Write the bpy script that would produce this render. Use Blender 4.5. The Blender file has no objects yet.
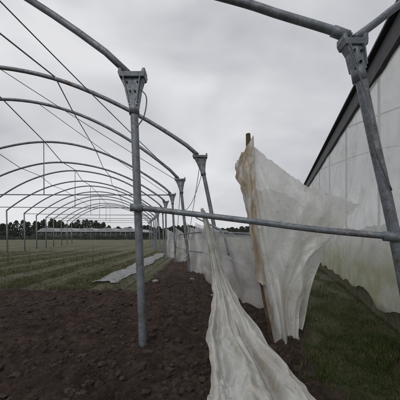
import bpy, bmesh, math, random
from mathutils import Vector, noise
random.seed(7)
D = bpy.data
scene = bpy.context.scene
COL = scene.collection

# ------------------------------------------------------------ helpers
def empty(name):
    o = D.objects.new(name, None); COL.objects.link(o); return o

def mesh_obj(name, verts, faces, mat=None, parent=None, smooth=True):
    me = D.meshes.new(name)
    me.from_pydata([tuple(v) for v in verts], [], faces)
    me.update()
    if smooth:
        me.polygons.foreach_set('use_smooth', [True]*len(me.polygons))
    o = D.objects.new(name, me); COL.objects.link(o)
    if mat: me.materials.append(mat)
    if parent: o.parent = parent
    return o

def catmull(pts, n=8):
    P = [Vector(p) for p in pts]
    if len(P) < 3: return P
    P = [P[0]*2-P[1]] + P + [P[-1]*2-P[-2]]
    out = []
    for i in range(1, len(P)-2):
        for k in range(n):
            t = k/n
            a, b, c, d = P[i-1], P[i], P[i+1], P[i+2]
            out.append(0.5*((2*b)+(c-a)*t+(2*a-5*b+4*c-d)*t*t+(3*b-a-3*c+d)*t**3))
    out.append(P[-2])
    return out

def tube(name, pts, r, mat, parent=None, seg=12, smooth_path=False, rr=None, jitter=0):
    P = catmull(pts) if smooth_path else [Vector(p) for p in pts]
    verts, faces = [], []
    prev = None
    n = len(P)
    for i, p in enumerate(P):
        t = (P[min(i+1, n-1)]-P[max(i-1, 0)]).normalized()
        if prev is None:
            up = Vector((0, 0, 1)) if abs(t.z) < .9 else Vector((1, 0, 0))
            a = t.cross(up).normalized()
        else:
            a = (prev - t*prev.dot(t)).normalized()
        prev = a
        b = t.cross(a)
        rad = r if rr is None else rr(i/(n-1))
        for k in range(seg):
            an = 2*math.pi*k/seg
            q = rad*(1+jitter*noise.noise(Vector((k*1.3, i*.7, r*50))))
            verts.append(p+(a*math.cos(an)+b*math.sin(an))*q)
    for i in range(n-1):
        for k in range(seg):
            faces.append((i*seg+k, i*seg+(k+1) % seg, (i+1)*seg+(k+1) % seg, (i+1)*seg+k))
    faces.append(tuple(range(seg))[::-1]); faces.append(tuple((n-1)*seg+k for k in range(seg)))
    return mesh_obj(name, verts, faces, mat, parent)

def prism(name, secs, mat, parent=None, bevel=0.006):
    verts = [v for s in secs for v in s]; faces = []
    for i in range(len(secs)-1):
        for k in range(4):
            faces.append((i*4+k, i*4+(k+1) % 4, (i+1)*4+(k+1) % 4, (i+1)*4+k))
    faces.append((3, 2, 1, 0)); m = (len(secs)-1)*4
    faces.append((m, m+1, m+2, m+3))
    o = mesh_obj(name, verts, faces, mat, parent, smooth=False)
    if bevel:
        b = o.modifiers.new('bev', 'BEVEL'); b.width = bevel; b.segments = 2
    return o

def box(name, c, s, mat, parent=None, bevel=0.005):
    c = Vector(c); x, y, z = s[0]/2, s[1]/2, s[2]/2
    secs = [[c+Vector((-x, -y, h)), c+Vector((x, -y, h)), c+Vector((x, y, h)), c+Vector((-x, y, h))] for h in (-z, z)]
    return prism(name, secs, mat, parent, bevel)

# ------------------------------------------------------------ materials
class NT:
    def __init__(s, name):
        s.m = D.materials.new(name); s.m.use_nodes = True
        s.t = s.m.node_tree; s.t.nodes.clear()
        s.out = s.n('ShaderNodeOutputMaterial')
    def n(s, typ, **kw):
        nd = s.t.nodes.new(typ)
        for k, v in kw.items():
            if k in nd.inputs.keys(): nd.inputs[k].default_value = v
            else: setattr(nd, k, v)
        return nd
    def l(s, a, b): s.t.links.new(a, b)
    def noise(s, scale, detail=6, rough=.6, vec=None):
        nd = s.n('ShaderNodeTexNoise'); nd.inputs['Scale'].default_value = scale
        nd.inputs['Detail'].default_value = detail; nd.inputs['Roughness'].default_value = rough
        if vec: s.l(vec, nd.inputs['Vector'])
        return nd.outputs['Fac']
    def ramp(s, fac, stops):
        r = s.n('ShaderNodeValToRGB'); e = r.color_ramp.elements
        while len(e) < len(stops): e.new(.5)
        for el, (p, c) in zip(e, stops):
            el.position = p; el.color = (c[0], c[1], c[2], 1) if not isinstance(c, (int, float)) else (c, c, c, 1)
        s.l(fac, r.inputs['Fac']); return r.outputs['Color']
    def mix(s, fac, a, b):
        m = s.n('ShaderNodeMixRGB')
        for v, i in ((fac, 0), (a, 1), (b, 2)):
            if isinstance(v, (int, float)): m.inputs[i].default_value = v
            elif isinstance(v, tuple): m.inputs[i].default_value = (*v, 1)
            else: s.l(v, m.inputs[i])
        return m.outputs[0]
    def bump(s, h, strength=.5, dist=.02):
        b = s.n('ShaderNodeBump'); b.inputs['Strength'].default_value = strength
        b.inputs['Distance'].default_value = dist; s.l(h, b.inputs['Height']); return b.outputs['Normal']
    def pos(s):
        return s.n('ShaderNodeNewGeometry').outputs['Position']

def principled(name, stops, scale, rough=.6, metal=0, bump=.3, bdist=.01, bscale=None):
    t = NT(name); p = t.pos()
    c = t.ramp(t.noise(scale, 5, .65, p), stops)
    b = t.n('ShaderNodeBsdfPrincipled'); t.l(c, b.inputs['Base Color'])
    b.inputs['Roughness'].default_value = rough; b.inputs['Metallic'].default_value = metal
    t.l(t.bump(t.noise(bscale or scale*4, 4, .6, p), bump, bdist), b.inputs['Normal'])
    t.l(b.outputs[0], t.out.inputs[0]); return t.m

def steel_mat():
    t = NT('galvanised_steel'); p = t.pos()
    c = t.ramp(t.noise(9, 5, .7, p), [(.3, (.09, .105, .12)), (.55, (.18, .205, .23)), (.75, (.32, .34, .36))])
    c = t.mix(t.ramp(t.noise(70, 3, .7, p), [(.45, 0), (.7, .35)]), c, (.36, .38, .40))
    st = t.ramp(t.noise(2.4, 8, .8, p), [(.53, 0), (.64, .85)])
    c = t.mix(st, c, (.10, .065, .045))
    b = t.n('ShaderNodeBsdfPrincipled'); t.l(c, b.inputs['Base Color'])
    b.inputs['Metallic'].default_value = .4
    t.l(t.ramp(t.noise(14, 3, .6, p), [(.3, .40), (.7, .7)]), b.inputs['Roughness'])
    t.l(t.bump(t.noise(60, 3, .6, p), .3, .004), b.inputs['Normal'])
    t.l(b.outputs[0], t.out.inputs[0]); return t.m
STEEL = steel_mat()
DARK = principled('dark_weathered_metal', [(.3, (.018, .02, .023)), (.7, (.06, .062, .065))], 6, .6, .2)
WIRE = principled('wire', [(.3, (.08, .085, .09)), (.7, (.18, .19, .2))], 20, .5, .5)
WOOD = principled('weathered_wood', [(.3, (.025, .016, .010)), (.55, (.08, .05, .028)), (.75, (.15, .09, .045))], 12, .85, 0, .8, .01)
STAKE = principled('grey_wood', [(.3, (.07, .055, .04)), (.7, (.17, .14, .11))], 8, .9)
CONC = principled('concrete', [(.3, (.18, .17, .16)), (.7, (.36, .35, .33))], 8, .9, 0, .5)

def film_mat(name, clear=.25, moss=False, stain=True, base=(.70, .72, .71), crease=.5, dirt=.55, tl=.5):
    t = NT(name); p = t.pos()
    c = t.ramp(t.noise(2.6, 6, .72, p), [(.3, (base[0]*.76, base[1]*.75, base[2]*.69)), (.5, base), (.75, tuple(min(.88, k*1.05) for k in base))])
    sp = t.ramp(t.noise(13, 7, .8, p), [(.55, 0), (.68, dirt)])
    c = t.mix(sp, c, (.33, .29, .22))
    if stain:
        a = t.n('ShaderNodeAttribute', attribute_name='stain')
        m = t.n('ShaderNodeMath', operation='MULTIPLY'); t.l(a.outputs['Fac'], m.inputs[0])
        nn = t.noise(6, 6, .65, p)
        t.l(t.ramp(nn, [(.3, .35), (.6, 1)]), m.inputs[1])
        sc = t.ramp(nn, [(.35, (.20, .12, .06)), (.65, (.48, .36, .22))])
        c = t.mix(m.outputs[0], c, sc)
    if moss:
        sx = t.n('ShaderNodeSeparateXYZ'); t.l(p, sx.inputs[0])
        z = t.n('ShaderNodeMapRange'); z.inputs['From Min'].default_value = 1.45; z.inputs['From Max'].default_value = .9
        t.l(sx.outputs['Z'], z.inputs['Value'])
        m = t.n('ShaderNodeMath', operation='MULTIPLY'); t.l(z.outputs[0], m.inputs[0])
        t.l(t.ramp(t.noise(1.7, 6, .7, p), [(.25, .25), (.6, .8)]), m.inputs[1])
        c = t.mix(m.outputs[0], c, (.36, .36, .18))
    vo = t.n('ShaderNodeTexVoronoi', feature='DISTANCE_TO_EDGE'); vo.inputs['Scale'].default_value = 4.0
    mp = t.n('ShaderNodeMapping'); mp.inputs['Rotation'].default_value = (.5, .6, .3); mp.inputs['Scale'].default_value = (1, 1, .35); t.l(p, mp.inputs[0])
    wn = t.n('ShaderNodeTexNoise'); wn.inputs['Scale'].default_value = 3; t.l(mp.outputs[0], wn.inputs['Vector'])
    wm = t.n('ShaderNodeVectorMath', operation='MULTIPLY_ADD'); wm.inputs[1].default_value = (.5, .5, .5)
    t.l(wn.outputs['Color'], wm.inputs[0]); t.l(mp.outputs[0], wm.inputs[2]); t.l(wm.outputs[0], vo.inputs['Vector'])
    h = t.n('ShaderNodeMath', operation='MULTIPLY_ADD'); t.l(vo.outputs['Distance'], h.inputs[0]); h.inputs[1].default_value = 1.4
    t.l(t.noise(9, 4, .6, p), h.inputs[2])
    nrm = t.bump(h.outputs[0], crease, .035)
    d = t.n('ShaderNodeBsdfDiffuse'); t.l(c, d.inputs[0]); t.l(nrm, d.inputs['Normal'])
    tr = t.n('ShaderNodeBsdfTranslucent'); t.l(c, tr.inputs[0]); t.l(nrm, tr.inputs['Normal'])
    m1 = t.n('ShaderNodeMixShader'); m1.inputs[0].default_value = tl
    t.l(d.outputs[0], m1.inputs[1]); t.l(tr.outputs[0], m1.inputs[2])
    g = t.n('ShaderNodeBsdfGlossy'); g.inputs['Roughness'].default_value = .42; t.l(nrm, g.inputs['Normal'])
    m2 = t.n('ShaderNodeMixShader'); m2.inputs[0].default_value = .06
    t.l(m1.outputs[0], m2.inputs[1]); t.l(g.outputs[0], m2.inputs[2])
    tp = t.n('ShaderNodeBsdfTransparent')
    m3 = t.n('ShaderNodeMixShader')
    if clear > .15:
        t.l(t.ramp(t.noise(1.5, 3, .6, p), [(.3, clear*.5), (.7, clear*1.4)]), m3.inputs[0])
        t.l(m2.outputs[0], m3.inputs[1]); t.l(tp.outputs[0], m3.inputs[2])
        t.l(m3.outputs[0], t.out.inputs[0])
    else:
        t.l(m2.outputs[0], t.out.inputs[0])
    return t.m
FILM = film_mat('torn_film', .16, base=(.83, .84, .82), dirt=.6)
FILM_HEAVY = film_mat('heavy_torn_film', 0, base=(.72, .73, .70), dirt=.7, tl=.4)
FILM_WALL = film_mat('greenhouse_film', .20, moss=True, stain=False, base=(.83, .835, .82), crease=.5, dirt=.3, tl=.6)
FILM_THIN = film_mat('thin_film', .38, stain=True, base=(.80, .81, .81))
MULCH = film_mat('mulch_film', 0, stain=True, base=(.50, .53, .56))

# ------------------------------------------------------------ ground
def sstep(a, b, x):
    t = max(0, min(1, (x-a)/(b-a))); return t*t*(3-2*t)
def nz(x, y, s, k=0): return noise.noise(Vector((x*s, y*s, k)))
def soil_mask(x, y):
    w = .35*nz(x, y, .9, 3)+.14*nz(x, y, 4, 5)+.07*nz(x, y, 11, 5)
    left = sstep(.35, -.35, y-7.0+w*1.4) if x < -1 else 0
    if x >= -1.6:
        right = sstep(.2, -.2, x-(1.45+.13*(y-3))+w)
        far = sstep(2, -2, y-24)
        band = right*far*sstep(-.3, .3, x-(-1.9-.02*y)+w*.6)
        left = max(left, band)
    if x >= -1: left = max(left, sstep(.35, -.35, y-7.0+w*1.4)*sstep(.2, -.2, x-(1.45+.13*(y-3))+w))
    return left
BASES = [(-.756, 3.45), (.66, 6.9), (-.35, 9.3), (.99, 3.42)]
def gh(x, y):
    m = soil_mask(x, y) if (-60 < x < 10 and y < 32) else 0
    near = 1 if (-14 < x < 9 and 0 < y < 22) else .0
    h = .03*nz(x, y, .5, 1)*near
    if m > 0 and near:
        lump = .07*nz(x, y, 1.3, 9)+.075*abs(nz(x, y, 3.2, 11))+.075*abs(nz(x, y, 8, 2))+.04*abs(nz(x, y, 17, 4))+.022*nz(x, y, 31, 4)
        ridge = .14*math.exp(-((x+.6)/.9)**2)*sstep(5, 8, y)
        h += m*(lump+ridge)
        for bx, by in BASES:
            d2 = (x-bx)**2+(y-by)**2
            if d2 < .4: h += .03*math.exp(-d2/.03)
    elif near:
        h += .012*nz(x, y, 5, 2)
    if x > 1.6 and near:
        h += .12*sstep(1.6, 3.5, x)*sstep(1, 3, y)
    return h
def frange(a, b, st):
    n = int(round((b-a)/st)); return [a+i*st for i in range(n)]
xs = [-1500, -700, -300, -120, -60, -30, -20] + frange(-14, -6, .2)+frange(-6, 4, .025)+frange(4, 9, .2)+[9, 14, 25, 50, 120, 300, 700, 1500]
ys = [-300, -60, -15, -3] + frange(0, 1.6, .2)+frange(1.6, 5, .022)+frange(5, 8, .05)+frange(8, 13, .12)+frange(13, 24, .4)+[24, 30, 40, 60, 90, 140, 250, 500, 900, 1800]
V = []; MASK = []
for y in ys:
    for x in xs:
        V.append((x, y, gh(x, y))); MASK.append(soil_mask(x, y) if (-60 < x < 12 and y < 40) else 0)
nx = len(xs)
F = [(j*nx+i, j*nx+i+1, (j+1)*nx+i+1, (j+1)*nx+i) for j in range(len(ys)-1) for i in range(nx-1)]
t = NT('ground_soil_and_grass'); p = t.pos()
soil = t.ramp(t.noise(4, 8, .78, p), [(.28, (.023, .015, .012)), (.5, (.064, .042, .033)), (.72, (.15, .105, .08))])
fine = t.ramp(t.noise(45, 5, .7, p), [(.3, .45), (.7, 1.4)])
mm = t.n('ShaderNodeMixRGB', blend_type='MULTIPLY'); mm.inputs[0].default_value = .8
t.l(soil, mm.inputs[1]); t.l(fine, mm.inputs[2]); soil = mm.outputs[0]
grass = t.ramp(t.noise(1.1, 7, .75, p), [(.3, (.035, .043, .02)), (.5, (.08, .088, .042)), (.7, (.16, .15, .095))])
mp = t.n('ShaderNodeMapping'); mp.inputs['Scale'].default_value = (1, .05, 1); t.l(p, mp.inputs[0])
rows = t.ramp(t.noise(1.6, 4, .6, mp.outputs[0]), [(.42, 0), (.60, .8)])
grass = t.mix(rows, grass, (.17, .155, .115))
at = t.n('ShaderNodeAttribute', attribute_name='soil')
col = t.mix(at.outputs['Fac'], grass, soil)
b = t.n('ShaderNodeBsdfPrincipled'); t.l(col, b.inputs['Base Color']); b.inputs['Roughness'].default_value = .92
b.inputs['Specular IOR Level'].default_value = .25
t.l(t.bump(t.noise(28, 8, .78, p), 1, .045), b.inputs['Normal']); t.l(b.outputs[0], t.out.inputs[0])
ground = mesh_obj('ground', V, F, t.m)
a = ground.data.attributes.new('soil', 'FLOAT', 'POINT'); a.data.foreach_set('value', MASK)

CL = principled('soil_clod', [(.3, (.023, .015, .012)), (.6, (.062, .041, .032)), (.8, (.13, .09, .07))], 6, .95, 0, 1, .03, 45)
ico = bmesh.new(); bmesh.ops.create_icosphere(ico, subdivisions=2, radius=1)
iv = [v.co.copy() for v in ico.verts]; ifc = [tuple(v.index for v in f.verts) for f in ico.faces]; ico.free()
V, F = [], []
cnt = 0
while cnt < 4200:
    y = 1.8+6.5*random.random()**1.3; x = random.uniform(-7, 2.2)
    if abs(x) > y*.95+.3 or soil_mask(x, y) < .5: continue
    if nz(x, y, 1.6, 44) < -.05 and random.random() < .7: continue
    cnt += 1
    r = .008+.040*random.random()**4; sd = random.uniform(0, 99); b0 = len(V)
    sx, sy, sz = random.uniform(.8, 1.5), random.uniform(.8, 1.3), random.uniform(.5, .8)
    z0 = gh(x, y)
    for v in iv:
        k = r*(1+.8*noise.noise(v*1.5+Vector((sd, 0, 0)))+.5*noise.noise(v*3.7+Vector((0, sd, 0))))
        V.append((x+v.x*k*sx, y+v.y*k*sy, z0-r*.2+v.z*k*sz))
    F += [tuple(i+b0 for i in f) for f in ifc]
mesh_obj('soil_clods', V, F, CL, smooth=True)

def leafmat(name, stops):
    t = NT(name); p = t.pos()
    c = t.ramp(t.noise(2.5, 5, .8, p), stops)
    d = t.n('ShaderNodeBsdfDiffuse'); t.l(c, d.inputs[0]); tr = t.n('ShaderNodeBsdfTranslucent'); t.l(c, tr.inputs[0])
    m = t.n('ShaderNodeMixShader'); m.inputs[0].default_value = .3
    t.l(d.outputs[0], m.inputs[1]); t.l(tr.outputs[0], m.inputs[2]); t.l(m.outputs[0], t.out.inputs[0]); return t.m
GR = leafmat('grass_blades', [(.32, (.035, .052, .018)), (.5, (.072, .095, .034)), (.66, (.17, .155, .085))])
GRD = leafmat('dry_grass', [(.3, (.05, .058, .028)), (.5, (.105, .107, .055)), (.7, (.21, .19, .12))])
def blades(name, n, sampler, hgt, wid, mat):
    V, F = [], []
    c = 0
    while c < n:
        s = sampler()
        if s is None: continue
        x, y = s; c += 1
        z = gh(x, y)-.005; h = hgt*random.uniform(.4, 1.25)*(.6+1.3*max(0, .4+nz(x, y, 1.5, 7)))
        an = random.uniform(0, 6.283); le = random.uniform(.1, .9)*h
        dx, dy = math.cos(an), math.sin(an); w = wid*random.uniform(.6, 1.3)
        b0 = len(V)
        for tt, ww in ((0, 1), (.55, .8)):
            cx, cy = x+dx*le*tt*tt, y+dy*le*tt*tt
            V.append((cx-dy*w*ww, cy+dx*w*ww, z+h*tt)); V.append((cx+dy*w*ww, cy-dx*w*ww, z+h*tt))
        V.append((x+dx*le, y+dy*le, z+h*(1-.25*le/h)))
        F += [(b0, b0+1, b0+3, b0+2), (b0+2, b0+3, b0+4)]
    return mesh_obj(name, V, F, mat, smooth=False)
def s_right():
    y = 2.2+11*random.random()**1.7; x = random.uniform(1.0, min(8, y*1.0+.5))
    m = soil_mask(x, y)
    if m > .6 and random.random() > .06: return None
    if nz(x, y, 1.1, 20) < -.18 and random.random() < .75: return None
    return x, y
blades('grass', 42000, s_right, .07, .0035, GR)
def s_left():
    y = 7+17*random.random()**1.2; x = random.uniform(-y*.9-1, -2.0)
    if soil_mask(x, y) > .4: return None
    if math.sin(x*3.1+.6*nz(x, y, .4)) < -.1 and random.random() < .85: return None
    return x, y
blades('field_grass', 30000, s_left, .09, .008, GRD)

def sheet(name, fn, nu, nv, mat, parent=None, stain=None, drop=None):
    V = [fn(i/nu, j/nv) for j in range(nv+1) for i in range(nu+1)]
    F = [(j*(nu+1)+i, j*(nu+1)+i+1, (j+1)*(nu+1)+i+1, (j+1)*(nu+1)+i) for j in range(nv) for i in range(nu)
         if not (drop and drop((i+.5)/nu, (j+.5)/nv))]
    o = mesh_obj(name, V, F, mat, parent)
    at = o.data.attributes.new('stain', 'FLOAT', 'POINT')
    at.data.foreach_set('value', [max(0, min(1, stain(i/nu, j/nv))) if stain else 0 for j in range(nv+1) for i in range(nu+1)])
    return o
def strip(x0, x1, y0, y1, w0):
    def f(u, v):
        y = y0+(y1-y0)*v; xc = x0+(x1-x0)*v+.12*nz(0, y, .7, 4)
        w = w0*(1+.5*nz(3, y, 1.1, 8))
        x = xc+(u-.5)*w
        return (x, y+.5*nz(u*3, v*4, 1, 2), gh(x, y)+.03+.05*abs(nz(x, y, 2.6, 2))+.03*nz(x, y, 9, 2)+.05*math.sin(u*math.pi))
    return f
sheet('plastic_mulch_strip', strip(-2.95, -3.0, 8.1, 20, .8), 14, 160, MULCH, stain=lambda u, v: .8*max(0, .15+nz(u*3, v*30, 1, 3)))

# ------------------------------------------------------------ steel greenhouse frame
frame = empty('greenhouse_frame')
def sec2(x, y, z, w, d):
    return [Vector((x-w/2, y-d/2, z)), Vector((x+w/2, y-d/2, z)), Vector((x+w/2, y+d/2, z)), Vector((x-w/2, y+d/2, z))]
def bracket(tag, top, w=.36, d=.17, h=.42, lean=0):
    x, y, z = top
    def sec(hh, ww, dd):
        return sec2(x+lean*(z-hh), y, hh, ww, dd)
    prism(tag+'_gusset', [sec(z-h, .12, .12), sec(z-h*.45, w*.6, .10), sec(z-.06, w*.85, .10)], STEEL, frame)
    prism(tag+'_seat', [sec(z-.062, w*.9, d), sec(z+.0, w, d*1.1)], STEEL, frame)
    for s in (-1, 1):
        prism(tag+'_cheek', [sec2(x+s*w*.40, y, z-.01, .05, d), sec2(x+s*w*.44, y, z+.05, .035, d)], STEEL, frame)
        prism(tag+'_rib', [sec2(x+s*.05+lean*h, y-.068, z-h+.03, .012, .02), sec2(x+s*w*.30, y-.068, z-.06, .012, .05)], STEEL, frame, .002)
        for q in (.12, .24):
            tube(tag+'_bolt', [(x+s*(w*.30-q*.32)+lean*q, y-.072, z-q), (x+s*(w*.30-q*.32)+lean*q, y-.03, z-q)], .012, DARK, frame, 6)
    tube(tag+'_collar', [(x+lean*(h+.1), y, z-h-.1), (x+lean*(h-.03), y, z-h+.03)], .068, STEEL, frame, 16)

posts = [(-.89, 3.45, 3.62, -.756, 6.2), (0, 6.9, 3.6, .66, 6.02), (-.715, 9.3, 3.5, -.35, 6.35), (-1.4, 13, 3.55, -1.2, 6.15)]
dd = 16
while dd < 44:
    xx = -1.4-.235*(dd-13)
    posts.append((xx+random.uniform(-.12, .12), dd, 3.55+random.uniform(-.1, .1), xx+random.uniform(-.1, .25), 6.1+random.uniform(-.15, .2))); dd += 3
HALF = 6.4
def arch_pt(p, u):
    x, y, z, bx, pk = p
    c = x-HALF; s = 1-2*u
    zz = 3.55+(z-3.55)*(1-u)
    base = zz+.02
    return Vector((c+s*HALF, y+.12*nz(u*3, y, 1), base+(pk-base)*(1-s*s)+.05*nz(u*4, y, 1, 5)*math.sin(u*math.pi)))
for i, p in enumerate(posts):
    x, y, z, bx, pk = p
    r = .052
    dx = (bx-x)/z
    mid = Vector(((x+bx)/2+(.03 if i == 1 else .0), y, z*.5))
    tube('post_%d' % (i+1), [(bx+dx*.3, y, -.3), (bx, y, 0), mid, (x, y, z-.02)], r, STEEL, frame, 16 if i < 4 else 8, True)
    if i < 6:
        bracket('head_%d' % (i+1), (x, y, z), .36 if i == 0 else .4, lean=dx)
    else:
        box('head_%d' % (i+1), (x, y, z-.1), (.34, .15, .22), STEEL, frame)
    tube('arch_%d' % (i+1), [arch_pt(p, k/36)+Vector((-.06 if k == 0 else 0, 0, 0)) for k in range(37)], .044 if i == 0 else .052, STEEL, frame, 10)
    lx = x-2*HALF
    tube('side_post_%d' % (i+1), [(lx+.1*random.random(), y, -.3), (lx, y, 3.6)], .055, STEEL, frame, 8)
    if i >= 3 and i % 2:
        tube('tie_%d' % (i+1), [(x, y, z-.05), (x-HALF, y, z-.04), (lx, y, 3.55)], .028, STEEL, frame, 6)
        a1 = arch_pt(p, .5); tube('strut_%d' % (i+1), [a1, (a1.x, y, 3.52)], .02, STEEL, frame, 6)
for q, rad in ((.3, .018), (.5, .022), (.7, .018)):
    tube('purlin', [arch_pt(p, q)+Vector((0, 0, .05)) for p in posts], rad, STEEL, frame, 6)
def wire(a, b, sag=.05, r=.008, nm='brace_wire'):
    a, b = Vector(a), Vector(b)
    tube(nm, [a.lerp(b, k/12)-Vector((0, 0, 4*sag*(k/12)*(1-k/12))) for k in range(13)], r, WIRE, frame, 6)
wire(arch_pt(posts[0], .18), arch_pt(posts[2], .04), .04, .011)
wire(arch_pt(posts[1], .42), (-.75, 9.3, 3.4), .03, .009)
wire(arch_pt(posts[2], .40), (-1.4, 13, 3.4), .05, .01)
wire((.0, 6.9, 3.4), (-.45, 9.3, 1.2), .05, .008)
wire((-.7, 9.3, 3.2), (-1.22, 13, .6), .05, .01)
wire((.07, 6.9, 3.2), (-.6, 9.3, 2.4), .3, .008)
tube('loose_strap', [(-.83, 3.42, 3.45), (-.70, 3.38, 3.30), (-.72, 3.36, 3.05), (-.82, 3.38, 2.9)], .008, WIRE, frame, 6, True)
tube('cross_rail', [(-.82, 3.4, 1.86), (-.1, 3.2, 1.76), (.6, 3.02, 1.66), (1.3, 2.88, 1.56), (2.02, 2.66, 1.48)], .036, STEEL, frame, 14, True)
tube('rail_clamp_a', [(-.9, 3.36, 1.86), (-.74, 3.38, 1.85)], .05, STEEL, frame, 12)
tube('rail_clamp_b', [(1.90, 2.69, 1.49), (2.08, 2.64, 1.475)], .052, STEEL, frame, 12)
tube('side_rail', [(-1.1, 13, 1.5), (-.5, 9.3, 1.55), (.28, 6.84, 1.6), (.6, 5.6, 1.55), (1.1, 4.6, 1.50), (1.35, 4.3, 1.42)], .022, STEEL, frame, 8, True)
tube('side_rail_low', [(-1.2, 13, .9), (-.4, 9.2, .95), (.4, 6.8, 1.0), (.9, 5.4, .9)], .018, STEEL, frame, 8, True)
tube('bent_rail', [(-.1, 6.8, 1.95), (.35, 5.0, 1.62), (.42, 4.6, 1.5), (.5, 4.5, 1.15)], .02, STEEL, frame, 8, True)
tube('rail_joint', [(.16, 6.8, 1.6), (.42, 6.7, 1.6)], .05, DARK, frame, 10)
tube('post_near', [(2.36, 2.7, -.3), (2.30, 2.7, 0), (2.02, 2.7, 1.5), (1.80, 2.7, 2.5), (1.59, 2.7, 3.5)], .054, STEEL, frame, 18, True)
bracket('head_near', (1.58, 2.7, 3.50), .25, .14, .30, lean=.2)
tube('arch_near', [(1.56, 2.7, 3.55), (1.35, 2.71, 3.64), (.85, 2.75, 3.83), (.25, 2.8, 4.06), (-1.5, 3.0, 4.68), (-3.6, 3.2, 5.3), (-6, 3.3, 5.6)], .042, STEEL, frame, 16, True)
tube('arch_near_right', [(1.60, 2.7, 3.54), (1.82, 2.7, 3.70), (2.15, 2.7, 3.95), (3.2, 2.75, 4.7), (5, 2.8, 5.5)], .038, STEEL, frame, 14, True)
tube('near_sleeve', [(1.54, 2.7, 3.560), (1.38, 2.71, 3.628)], .052, STEEL, frame, 14)
tube('stay_rod', [(1.50, 2.62, 3.40), (1.66, 2.6, 2.9), (1.74, 2.6, 2.4), (1.93, 2.62, 1.95)], .009, WIRE, frame, 6, True)

# ------------------------------------------------------------ neighbouring film greenhouse
gr = empty('plastic_film_greenhouse')
H = 4.4
def wx(y): return 2.7+.30*(y-3.51)
Y0, Y1 = -2.0, 15.5
def wall(u, v):
    y = Y0+(Y1-Y0)*u; z = .42+(H-.42-.1)*v
    ph = (y-Y0)/2.2; fr = abs(math.sin(ph*math.pi)); bul = fr*.10*math.sin(v*math.pi)
    sl = .07*math.sin((y*1.1+z)*6+4.5*nz(y, z, .9, 3))*(.3+max(0, nz(y, z, .6, 14))*2.2)
    x = wx(y)-.03+bul+.11*nz(y, z, 1.1, 3)*math.sin(v*3.14)+sl*math.sin(v*3.14)
    if v < .08: z += (.22*nz(y, 0, 1.1, 3)+.05*nz(y, 0, 2.7, 3)+.02*nz(y, 0, 9, 3))*(1-v/.08)
    return (x, y, z)
sheet('wall_film', wall, 460, 90, FILM_WALL, gr)
def skirt(u, v):
    y = Y0+(Y1-Y0)*u; return (wx(y)+.09+.04*nz(y, v, 2, 3), y, .02+.42*v)
sheet('skirt_board', skirt, 120, 3, principled('mossy_board', [(.3, (.05, .05, .025)), (.7, (.16, .15, .09))], 5, .9), gr)
y = Y0
k = 0
ARCHW = 8.5
while y <= Y1+.01:
    tube('wall_post_%d' % k, [(wx(y)+.14, y, -.2), (wx(y)+.14, y, H-.1)], .022, STEEL, gr, 8)
    if k % 2 == 0:
        tube('back_post_%d' % k, [(wx(y)+.14+ARCHW, y, -.2), (wx(y)+.14+ARCHW, y, H-.1)], .03, STEEL, gr, 8)
        tube('hoop_%d' % k, [(wx(y)+.14+ARCHW*q/20, y, H-.1+1.1*math.sin(q/20*math.pi)) for q in range(21)], .022, STEEL, gr, 8)
    y += 2.2; k += 1
def seg_box(name, z0, z1, off, th, mat):
    a = Vector((wx(Y0), Y0, 0)); b_ = Vector((wx(Y1), Y1, 0)); n = Vector((1, -.3, 0)).normalized()
    def s(p): return [p+n*(off-th/2)+Vector((0, 0, z0)), p+n*(off+th/2)+Vector((0, 0, z0)), p+n*(off+th/2)+Vector((0, 0, z1)), p+n*(off-th/2)+Vector((0, 0, z1))]
    prism(name, [s(a), s(b_)], mat, gr, .01)
seg_box('gutter_fascia', H-.34, H, -.03, .10, DARK)
seg_box('gutter_lip', H+.003, H+.05, -.06, .2, DARK)

# ------------------------------------------------------------ torn sheets and wooden pole
def lerp_list(L, v):
    t_ = v*(len(L)-1); i = min(int(t_), len(L)-2); return Vector(L[i]).lerp(Vector(L[i+1]), t_-i)
def crv(L):
    c = catmull(L, 10); return lambda v: lerp_list(c, v)
tube('wooden_pole', [(1.03, 3.4, -.25), (.99, 3.42, 0), (.90, 3.45, .5), (.76, 3.5, 1.3), (.70, 3.55, 2.0), (.665, 3.6, 2.90)], .04, WOOD, None, 12, True, rr=lambda t: .045-.010*t+.005*math.sin(t*23), jitter=.3)
Lc = crv([(.66, 3.58, 2.78), (.69, 3.55, 2.1), (.73, 3.47, 1.43), (.84, 3.42, .76), (.97, 3.36, .06)])
Rc = crv([(2.62, 4.2, 1.98), (2.25, 4.05, 1.62), (1.72, 3.85, 1.22), (1.46, 3.68, .72), (1.34, 3.5, .08)])
def flap(u, v):
    a_, b_ = Lc(v), Rc(v); p = a_.lerp(b_, u)
    w = (b_-a_).length
    p.z -= .14*math.sin(u*math.pi)*(1-v)
    ang = math.atan2(v+.02, u+.05)
    fan = .05*math.sin(ang*16+2.2*nz(u*3, v*3, 1, 9))*min(1, 2.2*math.hypot(u, v))
    fold = fan+.05*math.sin(u*17+v*4+2*nz(u*2, v*3, 1, 3))*(.15+.85*v)*min(1, w)+.15*nz(u*2.2, v*2.5, 1, 6)+.06*abs(nz(u*6, v*5, 1, 2))
    p.y += fold*min(1, u*5+.15); p.x += .4*fold*min(1, u*4)*(1-u)
    if u > .9: p.z += (.06*nz(v*18, 0, 1, 3)+.03*nz(v*50, 0, 1, 3))*(u-.9)*10; p.x += .05*nz(v*12, 0, 1, 8)*(u-.9)*10
    if v < .08: p.z += (.05*nz(u*9, 0, 1, 3)+.03*nz(u*30, 0, 1, 3))*(1-v/.08)*min(1, u*6)
    return p
sheet('torn_plastic_sheet', flap, 120, 120, FILM, stain=lambda u, v: max(0, 1.0-u*8+.7*nz(u*4, v*8, 1, 1))+.5*max(0, nz(u*3, v*3, 1, 51))+.3*max(0, nz(u*8, v*2, 1, 52)))
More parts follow.
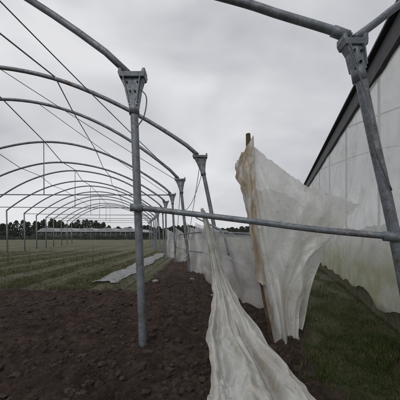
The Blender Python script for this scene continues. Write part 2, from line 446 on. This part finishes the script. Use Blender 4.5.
L5 = crv([(.80, 3.85, 2.2), (.95, 3.9, 1.6), (1.1, 3.9, .9), (1.15, 3.8, .1)])
R5 = crv([(2.3, 4.5, 1.7), (2.15, 4.4, 1.3), (1.75, 4.1, .7), (1.5, 3.9, .1)])
def flap5(u, v):
    p = L5(v).lerp(R5(v), u); f = .09*math.sin(u*14+v*3+3*nz(u*2, v*2, 1, 5))+.08*nz(u*4, v*4, 1, 2)
    p.y += f; p.z += .12*math.sin(u*3.1)*(1-v)+.05*nz(u*9, v*3, 1, 4)
    return p
sheet('torn_plastic_sheet', flap5, 80, 80, FILM_HEAVY, stain=lambda u, v: .4*max(0, v-.5)+.3*max(0, nz(u*3, v*3, 1, 5)))
L2 = crv([(.50, 3.62, 2.52), (.47, 3.55, 2.35), (.58, 3.5, 2.0), (.66, 3.46, 1.5), (.72, 3.42, .9)])
R2 = crv([(.72, 3.53, 2.84), (.73, 3.5, 2.4), (.74, 3.47, 2.0), (.76, 3.42, 1.5), (.86, 3.38, .85)])
def flap2(u, v):
    p = L2(v).lerp(R2(v), u); p.y += -.05*math.sin(u*7+v*9)*(1-u)-.04+.03*nz(u*5, v*9, 1, 4); p.x += .04*nz(v*14, u, 1, 3)*(1-u)
    p.z += .04*nz(u*6, v*3, 1, 9); return p
sheet('torn_plastic_sheet', flap2, 24, 70, FILM_HEAVY, stain=lambda u, v: .75+.7*nz(u*3, v*6, 1, 2))
C3 = crv([(.04, 5.6, 2.1), (.10, 5.0, 1.86), (.24, 4.3, 1.12), (.34, 3.7, .68), (.41, 3.1, .40), (.52, 2.5, .17), (.56, 1.9, .06), (.6, 1.3, .05)])
W3 = [.06, .10, .17, .32, .58, .90, 1.05, 1.05]
def flap3(u, v):
    p = C3(v); w = lerp_list([(q, 0, 0) for q in W3], v).x; s = u-.5
    p.x += s*w+(.08*nz(v*7, 0, 1, 41)*u+.06*nz(v*6, 0, 1, 43)*(1-u)+.03*nz(v*22, 0, 1, 47)*abs(2*s))*w*1.6; p.y += -.25*s*w
    lowf = min(1, v*1.3)
    f = .09*math.sin(u*19+2.5*nz(u*2, v*5, 1, 4))*lowf*(.4+w*.6)+.06*nz(u*6, v*7, 1, 8)+.02*math.sin(u*43+v*6+2*nz(u, v*9, 1, 2))
    f += .07*abs(nz(u*7, v*18, 1, 77))*w+.035*abs(nz(u*15, v*30, 1, 78))*w
    p.z += f*.8 + .12*w*math.cos(s*math.pi)-.04
    p.y -= f*.5
    g = gh(p.x, p.y)+.03+.01*abs(math.sin(u*19))
    if p.z < g: p.z = g
    return p
sheet('torn_plastic_sheet', flap3, 160, 220, FILM_HEAVY, stain=lambda u, v: .55*max(0, nz(u*3, v*5, 1, 2)+.1)+.5*max(0, .07-u)*10+.5*max(0, nz(u*9, v*4, 1, 61)))
T4 = crv([(-.15, 8.2, 1.9), (.25, 6.65, 1.75), (.6, 5.6, 1.6), (1.1, 4.75, 1.54), (1.75, 4.5, 1.45)])
B4 = crv([(-.1, 8.1, .5), (.55, 6.5, .1), (.95, 5.5, .08), (1.3, 4.8, .12), (1.6, 4.4, .45)])
def flap4(u, v):
    p = T4(u).lerp(B4(u), v); f = .07*math.sin(u*32+2*nz(u*3, v*2, 1, 2))*(.3+v)+.06*nz(u*5, v*4, 1, 1)
    p.y += f; p.x += f*.7; p.z -= .05*abs(math.sin(u*13))*(1-v)-.15*nz(u*12, 0, 1, 7)*v; return p
sheet('torn_plastic_sheet', flap4, 180, 50, FILM_THIN, stain=lambda u, v: .5*max(0, v-.5)*2)
for k, p in enumerate(posts[2:5]):
    x, y, z, bx, pk = p
    def rag(u, v, x=x, y=y, z=z, bx=bx, k=k):
        zz = 1.9-v*1.7; xx = bx+(x-bx)*zz/z
        return (xx+.06+u*(.35+.3*v)*(1+.4*nz(v*6, k, 1, 3))+.05*nz(v*5, k, 1), y-.2+u*.5+.1*math.sin(v*6+u*9), zz-.25*u+.1*nz(u*5, v, 1, k))
    sheet('plastic_rag', rag, 20, 24, FILM_THIN, stain=lambda u, v: .3*v)

# ------------------------------------------------------------ field details
fence = empty('stake_fence')
for i in range(13):
    x = -14.5+i*.95+random.uniform(-.25, .25); y = 14+.8*math.sin(i*1.7)
    if x > -4.2: break
    h = random.uniform(.5, 1.15)
    tube('stake_%d' % i, [(x, y, -.1), (x+random.uniform(-.09, .09), y, h)], .022, STAKE, fence, 6)
    if i: tube('strand_%d' % i, [px_, (x, y, .45)], .006, WIRE, fence, 5)
    px_ = (x, y, .45)
for (x, y, s) in ((-1.25, 7.3, .07), (-.25, 7.9, .05), (.3, 6.2, .04)):
    V = []
    for v in iv:
        k = s*(1+.5*noise.noise(v*1.5+Vector((x, y, 0)))); V.append((x+v.x*k*1.3, y+v.y*k, gh(x, y)+.3*s+v.z*k*.7))
    mesh_obj('stone', V, ifc, CONC, smooth=False)
RF = principled('far_film', [(.3, (.20, .22, .23)), (.7, (.36, .38, .39))], .25, .6)
SD = principled('far_side', [(.3, (.03, .035, .032)), (.6, (.06, .07, .065)), (.8, (.2, .22, .22))], .5, .8)
def dist_gh(x0, n, y0, span, eave, rise, length):
    e = empty('distant_greenhouse')
    for k in range(n):
        xa = x0+k*span; V = []; N = 14
        for j, yy in enumerate((y0, y0+length)):
            for i in range(N+1):
                u = i/N; V.append((xa+u*span, yy, eave+rise*math.sin(u*math.pi)**.8))
        F = [(i, i+1, N+2+i, N+1+i) for i in range(N)]
        mesh_obj('roof_%d' % k, V, F, RF, e)
        Vg = [(xa, y0+.01, eave)]+[(xa+i/N*span, y0+.01, eave+rise*math.sin(i/N*math.pi)**.8) for i in range(1, N)]+[(xa+span, y0+.01, eave)]
        mesh_obj('gable_%d' % k, Vg, [tuple(range(len(Vg)))], RF, e, smooth=False)
        mesh_obj('front_%d' % k, [(xa, y0+.3, 0), (xa+span, y0+.3, 0), (xa+span, y0+.3, eave), (xa, y0+.3, eave)], [(0, 1, 2, 3)], SD, e, smooth=False)
        for q in range(4):
            tube('upright', [(xa+q*span/4, y0-.1, 0), (xa+q*span/4, y0-.1, eave)], .06, RF, e, 6)
        tube('eave_bar', [(xa, y0-.12, eave), (xa+span, y0-.12, eave)], .1, RF, e, 6)
dist_gh(-66, 5, 105, 8, 2.8, 1.6, 40)
TM = leafmat('distant_foliage', [(.3, (.045, .052, .045)), (.5, (.075, .084, .07)), (.7, (.11, .115, .098))])  # distance haze is put into the leaf colours, shifted paler and greyer
def tree_mass(name, x0, x1, yc, step, hfun, per, leaf):
    V, F = [], []
    cx = x0
    while cx < x1:
        cx += step*random.uniform(.5, 1.4); cy = yc+random.uniform(-4, 4); hh = hfun(cx); R0 = step*random.uniform(.9, 1.5)
        for q in range(per):
            a1 = random.uniform(0, 6.283); rr_ = random.random()**.45
            zc = random.random()**.8 if q % 3 else random.uniform(0, .4)
            R = R0*math.sqrt(max(.03, 1-zc**2.2))*(1+.45*noise.noise(Vector((a1*.8, zc*3, cx))))
            if q % 3 == 0: R *= 1.7
            c = Vector((cx+math.cos(a1)*rr_*R, cy+math.sin(a1)*rr_*R, zc*hh)); s = leaf*random.uniform(.5, 1)
            n1 = Vector((random.uniform(-1, 1), random.uniform(-1.5, -.5), random.uniform(-1, 1))).normalized()
            n2 = n1.orthogonal().normalized(); n3 = n1.cross(n2); b0 = len(V)
            V += [c+n2*s, c+n3*s*.8, c-n2*s, c-n3*s*.8]; F.append((b0, b0+1, b0+2, b0+3))
    mesh_obj(name, V, F, TM, smooth=False)
tree_mass('distant_tree_line', -240, 220, 200, 2.6, lambda x: 5.5+9*abs(nz(x, 0, .04, 2))+random.uniform(0, 2)+(3 if x < -70 else 0), 520, .7)
tree_mass('hedge', -95, 0, 86, 1.2, lambda x: .8+1.8*max(0, nz(x, 0, .1, 8))+random.uniform(0, .6), 130, .25)

# ------------------------------------------------------------ sky, sun, camera
w = D.worlds.new('World'); scene.world = w; w.use_nodes = True
nt = w.node_tree; nt.nodes.clear()
o = nt.nodes.new('ShaderNodeOutputWorld'); bg = nt.nodes.new('ShaderNodeBackground'); nt.links.new(bg.outputs[0], o.inputs[0])
sky = nt.nodes.new('ShaderNodeTexSky'); sky.sky_type = 'NISHITA'; sky.sun_disc = False
sky.sun_elevation = math.radians(42); sky.sun_rotation = math.radians(200)
tc = nt.nodes.new('ShaderNodeTexCoord'); mp = nt.nodes.new('ShaderNodeMapping'); mp.inputs['Scale'].default_value = (1, 1, 2.0)
mp.inputs['Location'].default_value = (.3, .1, .4)
nt.links.new(tc.outputs['Generated'], mp.inputs[0])
n1 = nt.nodes.new('ShaderNodeTexNoise'); n1.inputs['Scale'].default_value = 2.0; n1.inputs['Detail'].default_value = 4; n1.inputs['Roughness'].default_value = .48
n1.inputs['Distortion'].default_value = .3
nt.links.new(mp.outputs[0], n1.inputs['Vector'])
r = nt.nodes.new('ShaderNodeValToRGB'); e = r.color_ramp.elements
e[0].position = .33; e[0].color = (.50, .505, .54, 1); e[1].position = .64; e[1].color = (.80, .80, .82, 1)
nt.links.new(n1.outputs['Fac'], r.inputs[0])
sc = nt.nodes.new('ShaderNodeVectorMath'); sc.operation = 'SCALE'; sc.inputs['Scale'].default_value = 10.0
nt.links.new(r.outputs[0], sc.inputs[0])
mx = nt.nodes.new('ShaderNodeMixRGB'); mx.inputs[0].default_value = .95
nt.links.new(sky.outputs[0], mx.inputs[1]); nt.links.new(sc.outputs[0], mx.inputs[2])
nt.links.new(mx.outputs[0], bg.inputs[0]); bg.inputs[1].default_value = .1

L = D.lights.new('sun', 'SUN'); L.energy = .8; L.angle = math.radians(20); L.color = (1, .97, .93)
so = D.objects.new('sun', L); COL.objects.link(so)
az = math.radians(200); el = math.radians(42)
dirv = Vector((math.sin(az)*math.cos(el), math.cos(az)*math.cos(el), math.sin(el)))
so.rotation_euler = dirv.to_track_quat('Z', 'Y').to_euler()

cam = D.cameras.new('camera'); co = D.objects.new('camera', cam); COL.objects.link(co)
co.location = (0, 0, 1.5); co.rotation_euler = (math.radians(90), 0, 0)
cam.sensor_width = 36; cam.lens = 23.4; cam.shift_y = .0875; cam.clip_end = 5000; cam.clip_start = .05
scene.camera = co
scene.view_settings.view_transform = 'Standard'; scene.view_settings.look = 'None'; scene.view_settings.exposure = 0
